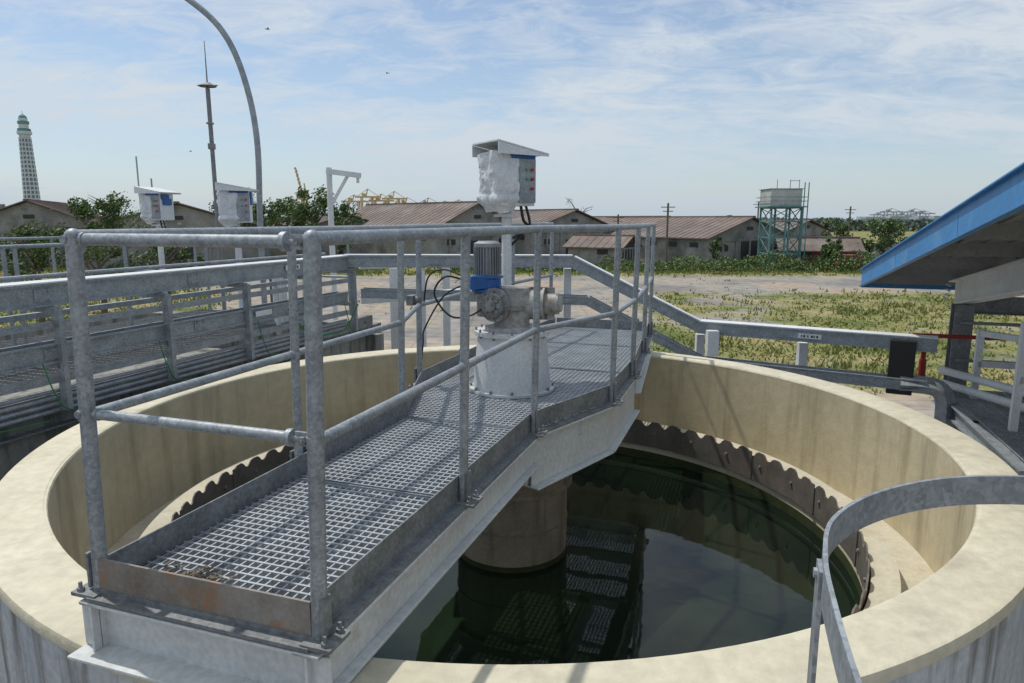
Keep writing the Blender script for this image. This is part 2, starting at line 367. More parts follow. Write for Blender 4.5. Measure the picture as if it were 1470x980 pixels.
mb.tube(bez([m0+V(-.14,-.08,.11),m0+V(-.3,0,.16),m0+V(-.42,.1,.1),B(3.0,-.70,DZ+.6)]),.006,8)
mk('motor_cable',mb,blackm,dv,True)
mb=MB(); p=B(2.92,-.71,DZ+.62); mb.sph(p,.035,6); mb.box(p+V(-.04,0,.0),(.09,.05,.07),yaw); mk('cable_clamp',mb,galvd,dv,True)
# ---------------------------------------------------------------- local control stations
def station(loc,rot,sc,zbase,name='wrapped_control_box'):
    e=E(name); L0=Vector(loc)
    X=V(math.cos(rot),math.sin(rot),0); Y=V(-math.sin(rot),math.cos(rot),0); Z=V(0,0,1)
    def P(x,y,z): return L0+X*x*sc+Y*y*sc+Z*z*sc
    mb=MB(); mb.tube([V(L0.x,L0.y,zbase),P(0,0,.1)],.033*sc,12); mb.frame(P(0,0,.0),X*.07*sc,Y*.05*sc,Z*.01*sc); mk('post',mb,white,e,True)
    mb=MB(); mb.frame(P(.02,0,.23),X*.13*sc,Y*.11*sc,Z*.17*sc)
    mk('cabinet',mb,white,e,bevel=.006)
    mb=MB(); mb.frame(P(.085,-.117,.22),X*.062*sc,Y*.010*sc,Z*.14*sc); mk('panel_door',mb,galv,e,bevel=.004)
    mb=MB(); vs=[P(-.16,-.17,.455),P(.22,-.17,.385),P(.22,.17,.385),P(-.16,.17,.455)]; vs+=[v+Z*.010 for v in vs]
    mb.add(vs,[(3,2,1,0),(4,5,6,7),(0,1,5,4),(1,2,6,5),(2,3,7,6),(3,0,4,7)])
    for y in(-.17,.17): 
        q=[P(-.16,y,.453),P(.22,y,.383),P(.22,y,.375),P(-.16,y,.38)]; mb.add(q+[a+Y*.006*sc for a in q],[(0,1,2,3),(7,6,5,4),(0,3,7,4),(2,3,7,6)])
    mk('hood',mb,white,e)
    mb=MB(); n=26; vs=[];fs=[]
    for i in range(n+1):
        for j in range(2*n):
            a=math.pi*j/n; zz=.02+.38*i/n
            ca,sa=math.cos(a),math.sin(a)
            # draped film: near-flat sides with long folds and creases
            d=.020*noise.noise(V(ca*2.5,sa*2.5,i*.10)+L0)+.016*abs(noise.noise(V(ca*5+i*.12,sa*5,i*.16)+L0))+.008*noise.noise(V(ca*12,sa*12,i*.5))
            fl=1-.35*max(0,1-i/6)**1.5-.05*math.sin(i*.9)*(i<9)
            k=1/max(abs(ca),abs(sa))
            k=min(k,1.28)
            vs.append(P(-.055+(.100*k*ca+d*ca)*fl,-.003+(.120*k*sa+d*sa)*fl,zz+noise.noise(V(a,i*.3,3))*.015))
    for i in range(n):
        for j in range(2*n):
            a=i*2*n+j;b_=i*2*n+(j+1)%(2*n); fs.append((a,b_,b_+2*n,a+2*n))
    mb.add(vs,fs); mk('plastic_film',mb,plastic,e,True)
    mb=MB()
    for i in range(3): mb.tube([P(.115,-.125,.29-.06*i),P(.115,-.145,.29-.06*i)],.010*sc,10)
    mk('red_buttons',mb,redb,e,True)
    mb=MB(); mb.tube([P(.075,-.125,.29),P(.075,-.14,.29)],.009*sc,10); mb.tube([P(.075,-.125,.23),P(.075,-.14,.23)],.009*sc,10); mk('green_buttons',mb,greenb,e,True)
    mb=MB(); mb.frame(P(.15,-.03,.34),X*.02*sc,Y*.06*sc,Z*.03*sc); mb.frame(P(.05,-.128,.375),X*.09*sc,Y*.012*sc,Z*.018*sc); mb.frame(P(.155,-.0,.28),X*.012*sc,Y*.07*sc,Z*.04*sc); mk('blue_wrap',mb,bluem,e,bevel=.01)
    mb=MB(); mb.tube(bez([P(.08,-.05,.06),P(.1,-.05,-.03),P(.14,-.04,-.08),P(.03,-.03,-.15)]),.01*sc,8); mb.tube(bez([P(.12,-.05,.06),P(.15,-.05,-.06),P(.1,-.04,-.12),P(.03,-.0,-.2)]),.009*sc,8); mk('cables',mb,blackm,e,True)
    return e
station((-.04,5.25,5.03),.55,1.12,DZ)
station((-5.0,10.0,4.92),-.3,1.15,3.7)
station((-3.70,9.5,4.88),.25,1.3,3.7)
# ---------------------------------------------------------------- left basin with trays
bs=E('concrete_settling_basin')
mb=MB()
def sbox(mb,t0,t1,s0,s1,z0,z1): mb.frame(B((t0+t1)/2,(s0+s1)/2,(z0+z1)/2),U*(t1-t0)/2,W*(s1-s0)/2,V(0,0,(z1-z0)/2))
sbox(mb,-4,7.2,-3.85,-3.6,0,3.50); sbox(mb,-4,7.2,-8.2,-7.95,0,3.50); sbox(mb,7.2,7.45,-8.2,-3.6,0,3.50); sbox(mb,-4,7.2,-7.95,-3.85,0,3.0)
for t in range(-3,8,2): sbox(mb,t,t+.25,-3.6,-3.45,0,3.38)
mk('basin_walls',mb,basinc,bs,bevel=.01)
mb=MB()
for t0,t1 in ((-3,.5),(1.5,7.1)):
    for s0 in (-5.2,-6.6):
        k=s0
        while k<s0+.9: mb.beam(B(t0,k,3.60),B(t1,k,3.60),.006,.03); k+=.05
        k=t0
        while k<t1: mb.beam(B(k,s0,3.61),B(k,s0+.9,3.61),.006,.008); k+=.1
sbox(mb,-3,7.1,-4.15,-3.86,3.51,3.53)
mk('basin_grating',mb,galvd,bs)
mb=MB()
sbox(mb,-3.5,7.1,-3.62,-3.54,3.505,3.66)
for t in [x*.55-3 for x in range(19)]: mb.tube([B(t,-3.535,3.58),B(t,-3.51,3.58)],.018,6)
sbox(mb,-3.5,7.1,-3.58,-3.50,3.40,3.415)
mk('basin_edge_beam',mb,galvd,bs)
tr=E('cable_tray')
mb=MB(); mc=MB()
def tray(mb,a,b_,w,h,mc=None):
    a=Vector(a); b_=Vector(b_); d=(b_-a).normalized(); sd=d.cross(V(0,0,1)).normalized()
    up=sd.cross(d)
    for k in(-1,1):
        mb.beam(a+sd*k*w/2,b_+sd*k*w/2,.006,h,up)
        mb.beam(a+sd*k*(w/2+.01)+up*(h/2-.008),b_+sd*k*(w/2+.01)+up*(h/2-.008),.022,.014,up)
        mb.beam(a+sd*k*(w/2+.01)-up*(h/2-.008),b_+sd*k*(w/2+.01)-up*(h/2-.008),.022,.014,up)
    mb.beam(a-up*h*.35,b_-up*h*.35,w-.01,.006,up)
    if mc is not None: mc.beam(a+up*(h/2+.008),b_+up*(h/2+.008),w+.04,.012,up)
    L_=(b_-a).length; k=1.2
    while k<L_:
        p=a+d*k
        for q in(-1,1):
            mb.beam(p+sd*q*(w/2+.008)-d*.07,p+sd*q*(w/2+.008)+d*.07,.008,h*.55,up)
            for z in(-.2,.2): mb.box(p+sd*q*(w/2+.012)+d*.04+up*h*z,(.02,.02,.02)); mb.box(p+sd*q*(w/2+.012)-d*.04+up*h*z,(.02,.02,.02))
        k+=1.5
tray(mb,B(-3.5,-3.55,4.44),B(6.6,-3.55,4.44),.17,.17,mc=mc)
tray(mb,B(-3.5,-3.50,4.00),B(6.3,-3.50,4.00),.14,.15)
mb.beam(B(-3.5,-3.42,4.22),B(6.3,-3.42,4.22),.04,.05)
mb.beam(B(-3.5,-3.44,3.80),B(6.3,-3.44,3.80),.04,.06)
mb.beam(B(-3.5,-4.3,4.18),B(6.3,-4.3,4.18),.05,.05)
for t in (-2,-1,.2,1.2,2.25,3.3,4.35,5.4,6.4):
    mb.beam(B(t,-3.40,3.55),B(t,-3.40,4.34),.07,.045,U)
    mb.beam(B(t,-3.40,4.33),B(t,-3.72,4.33),.045,.045); mb.beam(B(t,-3.40,3.90),B(t,-3.75,3.90),.045,.045)
K1=V(.80,9.3,4.45); K2=V(2.45,9.0,3.62); K3=V(4.75,7.66,3.62)
tray(mb,B(6.45,-3.55,4.46),K1,.16,.15,mc=mc); tray(mb,K1,K2,.16,.14,mc=mc); tray(mb,K2,K3,.16,.15,mc=mc)
J1=V(1.0,9.15,3.95); J2=K2+V(.05,-.1,-.45); J3=K3+V(-.1,-.05,-.45)
tray(mb,B(6.45,-3.3,4.05),J1,.16,.12); tray(mb,J1,J2,.16,.12); tray(mb,J2,J3,.16,.13)
mb.tube(bez([J3+V(-.25,.1,.0),J3+V(.05,-.03,-.01),J3+V(.16,-.08,-.12),J3+V(.18,-.09,-.35),J3+V(.18,-.09,-.9)]),.10,4)
mk('channels',mb,galv,tr); mk('covers',mc,white,tr)
mb=MB()
for p in (V(-1.2,9.2,0),V(.75,9.45,0),V(2.5,9.15,0),V(3.6,8.5,0)):
    zt=4.35 if p.x<1 else 3.5
    mb.box(V(p.x,p.y,zt/2),(.10,.10,zt))
mb.box(V(2.55,8.75,3.45),(.14,.12,.32))
mk('tray_posts',mb,white,tr)
mb=MB(); mb.box(V(4.42,7.75,3.35),(.26,.12,.62),-.5); mk('junction_box',mb,blackm,tr,bevel=.01)
mb=MB(); d=(K3-K2).normalized(); sd=V(d.y,-d.x,0)
for base in (K2+d*1.35,K2+d*1.2+V(0,0,-.45)):
    mb.frame(base+sd*.105,d*.13,sd*.003,V(0,0,.028))
mb.frame(B(5.2,-3.44,4.46),U*.13,W*.003,V(0,0,.028)); mb.frame(B(4.6,-3.40,4.01),U*.13,W*.003,V(0,0,.028))
mk('tag_plates',mb,white,tr)
mb=MB()
for base in (K2+d*1.35,K2+d*1.2+V(0,0,-.45)):
    for i,dx in enumerate((-.09,-.06,-.02,.025,.05,.085)):
        mb.frame(base+sd*.1095+d*dx,d*(.006+.004*(i%2)),sd*.001,V(0,0,.014))
for i,dx in enumerate((-.09,-.06,-.02,.025,.05,.085)): mb.frame(B(5.2+dx,-3.436,4.46),U*(.006+.004*(i%2)),W*.001,V(0,0,.014))
mk('tag_lettering',mb,blackm,tr)
mb=MB()
for i in range(6):
    t=1.4+i*.95+.3*math.sin(i*5); mb.tube(bez([B(t,-3.36,3.95),B(t+.06,-3.34,3.7),B(t+.2,-3.36,3.55),B(t+.7,-3.40,3.50)],10),.005,6)
mb.tube(bez([B(5,-3.38,4.0),B(5.3,-3.34,3.7),B(6,-3.34,3.6),B(6.4,-3.34,3.9)]),.010,6)
mk('cables',mb,greenc,tr,True)
mb=MB()
for i in range(4): mb.tube([B(-3,-3.46,3.70-.05*i),B(6.3,-3.46,3.70-.05*i)],.016,8)
mb.tube([B(-3,-3.75,4.56),B(6.3,-3.75,4.56)],.018,8)
mk('conduits',mb,galv,tr,True)
mb=MB()
def hr(mb,a,b_,h=1.1,step=1.3,r=.02,mids=1):
    a=Vector(a); b_=Vector(b_); d=b_-a; n=max(1,round(d.length/step)); 
    mb.tube([a+V(0,0,h),b_+V(0,0,h)],r,8)
    for k in range(mids): mb.tube([a+V(0,0,h*(k+1)/(mids+1)),b_+V(0,0,h*(k+1)/(mids+1))],r*.85,8)
    for i in range(n+1): p=a+d*i/n; mb.tube([p,p+V(0,0,h)],r,8)
hr(mb,B(-3,-5.25,3.64),B(7.1,-5.25,3.64)); hr(mb,B(-3,-8.0,3.64),B(7.1,-8.0,3.64)); hr(mb,B(7.1,-8,3.64),B(7.1,-5.25,3.64)); hr(mb,B(3.2,-8,3.64),B(3.2,-5.25,3.64))
hr(mb,B(7.1,-5.25,3.64),B(7.1,-3.9,3.64))
mk('basin_handrail',mb,galv,bs,True)
mb=MB(); sbox(mb,6.3,6.42,-4.6,-4.45,3.6,4.3)
for t in (6.0,6.6): mb.beam(B(t,-4.3,3.5),B(t,-4.3,4.3),.05,.05,U)
mb.beam(B(6.9,-3.6,3.9),V(-.6,10.2,3.95),.12,.12); mb.beam(B(6.9,-3.6,4.35),V(-.9,10.4,4.36),.10,.06)
for p in (V(-1.0,10.6,0),V(-1.75,10.3,0)): mb.box(p+V(0,0,2.15),(.11,.11,4.3))
mk('basin_ducts',mb,white,bs,bevel=.01)
# poles
mb=MB(); pts=[(-3.94,11,0),(-3.93,11,3),(-3.92,11,4.84),(-3.89,11,6.2),(-4.03,11,7.11),(-4.30,11,7.75),(-4.76,11,8.19),(-5.35,11,8.52),(-6.0,11,8.7)]
mb.tube(bez(pts,16),.045,12); mk('curved_lamp_pole',mb,galv,None,True)
an=E('lightning_rod_mast')
mb=MB(); mb.tube([V(-5.40,13,3.0),V(-5.42,13,7.3)],.038,10); mb.tube([V(-5.42,13,7.3),V(-5.42,13,8.1)],[.014,.006],6); mb.box(V(-5.42,13,6.7),(.10,.10,.03)); mb.box(V(-5.42,13,6.3),(.10,.10,.10)); mb.tube([V(-5.42,13,0),V(-5.42,13,3.0)],.07,10)
mk('mast',mb,galvd,an,True)
mb=MB(); mb.lathe(V(-5.42,13,7.33),[(.15,0),(.16,.01),(.035,.07),(.001,.08)],n=12,closed=False); mb.beam(V(-5.6,13,7.35),V(-5.24,13,7.35),.03,.015); mk('air_terminal',mb,galvd,an)
dvt=E('davit_hoist'); mb=MB()
mb.tube([V(-3.58,14,0),V(-3.58,14,6.0)],.055,10); mb.beam(V(-3.62,14,5.93),V(-2.95,13.9,5.84),.1,.1); mb.beam(V(-3.55,14,5.3),V(-3.2,13.95,5.85),.05,.05); mb.tube([V(-3.0,13.9,5.84),V(-3.0,13.9,5.7)],.03,8)
mk('davit_arm',mb,white,dvt)
# ---------------------------------------------------------------- ladder cage in the foreground
lh=E('ladder_safety_cage'); mb=MB()
hp=[(1.35,.88),(1.22,1.04),(1.06,1.13),(.90,1.165),(.75,1.155),(.60,1.09),(.485,.99),(.42,.87),(.375,.74),(.335,.6),(.30,.45)]
hp=[Vector((x,y,4.53)) for x,y in hp]; hb=bez(hp,16)
vs=[];fs=[]
for i,p in enumerate(hb):
    t=(hb[min(i+1,len(hb)-1)]-hb[max(i-1,0)]).normalized(); nn=V(-t.y,t.x,0)
    for q in(-.003,.003):
        for z in(-.026,.026): vs.append(p+nn*q+V(0,0,z))
for i in range(len(hb)-1):
    a=4*i;c=a+4
    for x,y in((0,1),(1,3),(3,2),(2,0)): fs.append((a+x,a+y,c+y,c+x))
mb.add(vs,fs)
d=V(math.cos(1.25),math.sin(1.25),0)
mb.frame(V(.412,.865,3.9),d*.020,V(-d.y,d.x,0)*.003,V(0,0,.645))
mb.tube([V(.425,.870,4.53),V(.408,.875,4.53)],.007,8)
mk('hoop_bars',mb,galv,lh,True)
# ---------------------------------------------------------------- blue-roofed shed on the right
sh=E('blue_roof_shed')
def Rf(t,s,dz=0): return B(t,s,4.25+(9.53-t)*.165+dz)
mb=MB(); s0,s1=3.07,11
tA,tB=9.53,-1.0
def quadbox(mb,pts,th):
    pts=[Vector(p) for p in pts]; q=[p-V(0,0,th) for p in pts]
    mb.add(pts+q,[(0,1,2,3),(7,6,5,4),(0,4,5,1),(1,5,6,2),(2,6,7,3),(3,7,4,0)])
k=s0
while k<s1: mb.beam(Rf(tA,k,.015),Rf(tB,k,.015),.05,.03); k+=.25
quadbox(mb,[Rf(tA,s0),Rf(tB,s0),Rf(tB,s1),Rf(tA,s1)],.012)
tt=tA+.02
while tt>tB:
    mb.beam(Rf(tt,s0-.02,-.07),Rf(tt-2.39,s0-.02,-.07),.02,.25); tt-=2.4
mb.beam(Rf(tA+.02,s0-.035,-.19),Rf(tB,s0-.035,-.19),.05,.012)
mb.beam(Rf(tA+.02,s0-.035,.05),Rf(tB,s0-.035,.05),.06,.012)
mb.beam(Rf(tA+.02,s0-.03,-.1),Rf(tA+.02,s1,-.1),.02,.22)
mk('roof_sheet',mb,blueroof,sh)
mb=MB(); quadbox(mb,[Rf(tA-.02,s0+.02,-.03),Rf(tB,s0+.02,-.03),Rf(tB,s1,-.03),Rf(tA-.02,s1,-.03)],.01)
k=s0+.1
while k<s1: mb.beam(Rf(tA-.05,k,-.048),Rf(tB,k,-.048),.05,.02); k+=.2
for t in (9.3,8.2,7.1,6.0,4.9,3.8,2.7): mb.beam(Rf(t,s0+.02,-.10),Rf(t,s1,-.10),.06,.14)
mk('soffit',mb,soffit,sh)
mb=MB(); mb2=MB()
def ibeam(mb,a,b_,w,h,up=V(0,0,1)):
    a=Vector(a);b_=Vector(b_); d=(b_-a).normalized(); 
    if abs(d.z)>.9: up=U
    sd=d.cross(up).normalized(); u2=sd.cross(d)
    for k in(-1,1): mb.beam(a+u2*k*(h/2-.006),b_+u2*k*(h/2-.006),w,.014,u2)
    mb.beam(a,b_,.01,h-.026,u2)
for s in (3.95,7.5):
    ibeam(mb2,Rf(8.4,s,-.34),Rf(-1,s,-.34),.16,.30)
    for t in (8.0,3.0): ibeam(mb,B(t,s,0),Rf(t,s,-.50),.2,.2)
for i in range(4): 
    for dx in (-.06,.06): mb2.tube([Rf(8.3,3.86,-.25-.06*i)+U*dx,Rf(8.3,3.83,-.25-.06*i)+U*dx],.012,6)
ibeam(mb,B(8.0,3.95,4.0),B(8.0,9,4.0),.15,.2)
ibeam(mb,B(7.2,4.55,0),B(7.2,4.55,3.6),.16,.16)
mk('columns',mb,galvd,sh); mk('rafters',mb2,white,sh)
pf=E('access_platform'); mb=MB(); PZ=2.9
for a,b_ in (((4.9,3.75),(7.9,3.75)),((4.9,5.9),(7.9,5.9)),((4.9,3.75),(4.9,5.9)),((7.9,3.75),(7.9,5.9)),((6.4,3.75),(6.4,5.9))): ibeam(mb,B(*a,PZ),B(*b_,PZ),.1,.16)
for t in (5.0,6.4,7.8): 
    for s in (3.8,5.8): mb.box(B(t,s,PZ/2-.05),(.12,.12,PZ-.1),yaw)
k=4.95
while k<7.85: mb.beam(B(k,3.8,PZ+.09),B(k,5.85,PZ+.09),.006,.03); k+=.05
k=3.8
while k<5.9: mb.beam(B(4.9,k,PZ+.10),B(7.85,k,PZ+.10),.006,.01); k+=.1
for z in (PZ+.45,PZ+.9): mb.tube([B(7.85,3.9,z),B(7.85,5.9,z)],.02,8)
mk('platform_frame',mb,galv,pf)
mb=MB()
fr=[((6.1,4.0,PZ+.1),(6.1,4.0,4.05)),((6.1,4.0,4.0),(6.1,5.6,4.0)),((6.1,4.75,PZ+.1),(6.1,4.75,4.0)),((7.4,4.0,PZ+.1),(7.4,4.0,3.8)),((7.4,4.0,3.75),(6.1,4.75,3.8)),((7.4,4.0,3.4),(7.4,5.8,3.4)),((6.1,4.0,3.5),(6.1,5.6,3.5))]
for a,b_ in fr: mb.beam(B(*a),B(*b_),.065,.065)
mk('white_frame',mb,white,pf)
mb=MB()
for z in (3.12,3.27): mb.tube([B(7.6,3.7,z),B(4.8,5.2,z)],.045,12)
mb.tube([B(6.6,4.9,PZ+.1),B(6.6,4.9,3.6)],.12,20); mb.tube([B(6.6,4.9,3.3),B(6.6,4.3,3.3)],.05,12)
mk('pipework',mb,white,pf,True)
mb=MB(); mb.tube([V(4.72,7.85,3.3),V(4.72,7.85,3.70)],.028,10); mb.tube([V(4.58,7.86,3.70),V(8.2,7.4,3.62)],.024,10); mb.tube([V(4.72,7.85,3.2),V(4.72,7.85,3.42)],.04,10)
mk('red_pipe',mb,redp,None,True)
# ---------------------------------------------------------------- ground
def sm(a,b_,x): 
    t=max(0,min(1,(x-a)/(b_-a))); return t*t*(3-2*t)
def cover(x,y):
    n_=noise.noise(V(x/8,y/6,1.3))+.5*noise.noise(V(x/2.6,y/2.2,4.)); 
    q=x/max(y,1); g=0
    f=sm(.15,.23,q)*sm(22,27,y)*(1-sm(44,52,y)); 
    f*=1-.95*math.exp(-(((x-10.5)/3.4)**2+((y-33)/5)**2))
    g=max(g,f*(.78+.75*n_))
    f=sm(60,66,y)*(1-sm(92,100,y)); g=max(g,f*(.85+.5*n_))
    f=sm(9,14,y)*(1-sm(22,27,y))*sm(.30,.40,q); g=max(g,f*(.35+n_))
    f=sm(.35,.5,-q)*sm(14,18,y); g=max(g,f*(.8+n_))
    g=max(g,.25*n_)
    if y>100: g=max(g,.8)
    return max(0,min(1,g))
def axis(lo,hi,step,far):
    a=[];x=lo
    while x<=hi: a.append(x); x+=step
    k=step; out=list(a); x=hi
    while x<far: k*=1.5; x+=k; out.append(x)
    x=lo;k=step;pre=[]
    while x>-far: k*=1.5; x-=k; pre.append(x)
    return pre[::-1]+out
xs=axis(-45,60,.7,2500); ys=axis(2,104,.7,3000)
vs=[(x,y,0) for y in ys for x in xs]; nx=len(xs)
fs=[(j*nx+i,j*nx+i+1,(j+1)*nx+i+1,(j+1)*nx+i) for j in range(len(ys)-1) for i in range(nx-1)]
me=bpy.data.meshes.new('ground'); me.from_pydata(vs,[],fs); at=me.attributes.new('cover','FLOAT','POINT')
at.data.foreach_set('value',[cover(x,y) for x,y,_ in vs])
mg=bpy.data.materials.new('yard_ground'); mg.use_nodes=True; N=mg.node_tree.nodes; L=mg.node_tree.links
b=N['Principled BSDF']; b.inputs['Roughness'].default_value=.95; b.inputs['Specular IOR Level'].default_value=.15
tc=N.new('ShaderNodeTexCoord')
def noi(sc,det=7,dist=0):
    q=N.new('ShaderNodeTexNoise'); q.inputs['Scale'].default_value=sc; q.inputs['Detail'].default_value=det; q.inputs['Distortion'].default_value=dist; L.new(tc.outputs['Object'],q.inputs['Vector']); return q
def ramp(src,stops):
    q=N.new('ShaderNodeValToRGB'); e=q.color_ramp.elements
    while len(e)<len(stops): e.new(.5)
    for i,(p,c) in enumerate(stops): e[i].position=p; e[i].color=(*c,1)
    L.new(src,q.inputs['Fac']); return q
def mix(f,a,c,bt='MIX'):
    q=N.new('ShaderNodeMix'); q.data_type='RGBA'; q.blend_type=bt
    if isinstance(f,float): q.inputs['Factor'].default_value=f
    else: L.new(f,q.inputs['Factor'])
    L.new(a,q.inputs['A']); L.new(c,q.inputs['B']); return q
dirt=ramp(noi(.15,9,.5).outputs['Fac'],[(.36,(.25,.235,.22)),(.5,(.35,.325,.295)),(.64,(.43,.35,.27))])
dirt2=ramp(noi(1.6,8).outputs['Fac'],[(.3,(.66,.66,.66)),(.6,(1,1,1))])
d=mix(1.0,dirt.outputs['Color'],dirt2.outputs['Color'],'MULTIPLY')
bk=N.new('ShaderNodeTexBrick'); bk.inputs['Scale'].default_value=.25; bk.inputs['Mortar Size'].default_value=.006; bk.inputs['Color1'].default_value=(1,1,1,1); bk.inputs['Color2'].default_value=(.9,.9,.9,1); bk.inputs['Mortar'].default_value=(.55,.55,.5,1); bk.offset=0
L.new(tc.outputs['Object'],bk.inputs['Vector']); d=mix(.8,d.outputs['Result'],bk.outputs['Color'],'MULTIPLY')
gr=ramp(noi(.25,8).outputs['Fac'],[(.36,(.13,.165,.05)),(.5,(.25,.245,.095)),(.62,(.36,.295,.15))])
gr2=ramp(noi(5,6).outputs['Fac'],[(.3,(.6,.6,.6)),(.65,(1.1,1.1,1.1))])
g2=mix(1.0,gr.outputs['Color'],gr2.outputs['Color'],'MULTIPLY')
atn=N.new('ShaderNodeAttribute'); atn.attribute_name='cover'
ad=N.new('ShaderNodeMath'); ad.operation='ADD'; L.new(atn.outputs['Fac'],ad.inputs[0])
nz=noi(1.1,8); sb=N.new('ShaderNodeMath'); sb.operation='MULTIPLY_ADD'; L.new(nz.outputs['Fac'],sb.inputs[0]); sb.inputs[1].default_value=1.5; sb.inputs[2].default_value=-.75
L.new(sb.outputs[0],ad.inputs[1]); rr=ramp(ad.outputs[0],[(.22,(0,0,0)),(.50,(1,1,1))])
fin=mix(rr.outputs['Color'],d.outputs['Result'],g2.outputs['Result']); L.new(fin.outputs['Result'],b.inputs['Base Color'])
me.materials.append(mg); o=bpy.data.objects.new('ground',me); col.objects.link(o)
# grass
mb=MB(); cnt=0; tries=0
while cnt<22000 and tries<200000:
    tries+=1
    y=15+85*R.random()**1.2; x=R.uniform(-.75,.85)*y
    c=cover(x,y)
    if R.random()>c**1.6: continue
    hgt=(.05+.18*R.random()**2)*(1.5 if y>60 else 1)*(1+2.2*max(0,noise.noise(V(x/3,y/3,9))))
    for k in range(3):
        a=R.random()*6.3; px=x+R.gauss(0,.18); py=y+R.gauss(0,.18); w=.025+y*.0008
        d_=V(math.cos(a),math.sin(a),0)*w; ln=V(R.gauss(0,.08),R.gauss(0,.08),hgt*R.uniform(.6,1.2))
        p=V(px,py,0); mb.add([p-d_,p+d_,p+d_*.15+ln],[(0,1,2)])
    cnt+=1
mk('grass',mb,grassm)
# ---------------------------------------------------------------- trees
def tree(name,x,y,h,w,mats,seed,base=0,nl=1500,ls=.2,cr0=.35):
    r=random.Random(seed); e=E(name); mb=MB()
    top=V(x+r.uniform(-.2,.2),y,base+h*.75); mb.tube(bez([V(x,y,base),V(x+r.uniform(-.15,.15),y,base+h*.3),top],8),[.03*h*(1-.8*i/8) for i in range(9)],8)
    for i in range(9):
        a=r.random()*6.3; p=V(x,y,base+h*(.3+.05*i)); q=p+V(math.cos(a)*w*.4,math.sin(a)*w*.4,h*(.15+.15*r.random()))
        mb.tube([p,(p+q)/2+V(0,0,.05*h),q],[.012*h,.007*h,.002*h],6)
    mk('trunk',mb,bark,e,True)
    cl=[]
    for i in range(20):
        a=r.random()*6.3; rr_=w*.46*math.sqrt(r.random()); zz=r.uniform(cr0+.05,.95)
        k=1-abs(zz-.6)*1.1
        cl.append((V(x+rr_*math.cos(a)*k,y+rr_*math.sin(a)*k,base+h*zz),w*r.uniform(.07,.17)))
    bufs=[MB() for _ in mats]
    for i in range(nl):
        c,rad=r.choice(cl); d=V(r.gauss(0,1),r.gauss(0,1),r.gauss(0,.8)).normalized()*rad*r.random()**.35*(1.25 if r.random()<.2 else 1)
        p=c+d; n_=V(r.gauss(0,1),r.gauss(0,1),r.gauss(0,1)+.6).normalized(); a_=n_.orthogonal().normalized(); b_=n_.cross(a_); s_=ls*r.uniform(.5,1.2)
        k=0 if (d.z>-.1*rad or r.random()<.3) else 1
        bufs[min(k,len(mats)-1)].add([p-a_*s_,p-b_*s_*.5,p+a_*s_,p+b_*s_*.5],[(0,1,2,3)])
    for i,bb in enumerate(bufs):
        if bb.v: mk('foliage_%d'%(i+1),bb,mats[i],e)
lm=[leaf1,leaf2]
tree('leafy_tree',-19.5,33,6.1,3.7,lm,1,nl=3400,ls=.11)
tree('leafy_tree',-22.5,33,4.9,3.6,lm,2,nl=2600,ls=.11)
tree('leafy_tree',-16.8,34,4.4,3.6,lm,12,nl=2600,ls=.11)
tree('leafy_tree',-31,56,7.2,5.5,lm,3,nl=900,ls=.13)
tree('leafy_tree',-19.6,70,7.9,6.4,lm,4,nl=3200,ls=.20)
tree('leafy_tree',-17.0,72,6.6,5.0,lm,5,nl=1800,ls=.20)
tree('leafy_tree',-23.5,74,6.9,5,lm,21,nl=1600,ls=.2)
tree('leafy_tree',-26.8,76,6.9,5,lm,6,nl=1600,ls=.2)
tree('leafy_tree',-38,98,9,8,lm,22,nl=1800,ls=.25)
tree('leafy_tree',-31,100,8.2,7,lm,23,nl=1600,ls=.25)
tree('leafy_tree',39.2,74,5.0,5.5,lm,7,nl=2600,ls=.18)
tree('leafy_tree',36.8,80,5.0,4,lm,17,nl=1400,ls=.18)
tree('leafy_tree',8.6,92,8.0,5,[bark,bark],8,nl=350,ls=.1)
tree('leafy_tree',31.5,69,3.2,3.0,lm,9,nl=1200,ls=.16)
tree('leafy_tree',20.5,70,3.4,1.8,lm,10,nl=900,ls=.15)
tree('shade_tree',19.5,23,3.0,4.2,lm,11,nl=2800,ls=.11)
tree('shade_tree',14.6,16.5,3.3,2.6,lm,13,nl=2600,ls=.08)
mb=MB(); r=random.Random(5)
for i in range(11000):
    u_=r.uniform(-.1,.62); y=r.gauss(69,1.6); x=u_*y; hh=.9+1.0*noise.noise(V(x/3,0,2))+.6*noise.noise(V(x,0,7))+(.5 if u_>.25 else 0)
    p=V(x,y,max(.05,hh*r.random())); n_=V(r.gauss(0,1),r.gauss(0,1),r.gauss(0,1)).normalized(); a_=n_.orthogonal().normalized(); b_=n_.cross(a_); s_=.15
    mb.add([p-a_*s_,p-b_*s_*.5,p+a_*s_,p+b_*s_*.5],[(0,1,2,3)])
mk('shrub_row',mb,leaf1)
mb=MB()
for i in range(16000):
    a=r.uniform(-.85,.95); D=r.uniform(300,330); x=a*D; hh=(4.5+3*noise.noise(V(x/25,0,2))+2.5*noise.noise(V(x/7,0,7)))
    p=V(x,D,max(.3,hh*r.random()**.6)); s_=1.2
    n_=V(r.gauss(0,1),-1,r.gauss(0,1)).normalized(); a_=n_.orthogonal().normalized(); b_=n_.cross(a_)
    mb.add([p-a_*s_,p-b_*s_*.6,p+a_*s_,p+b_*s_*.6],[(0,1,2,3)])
mk('distant_treeline',mb,leaf3)
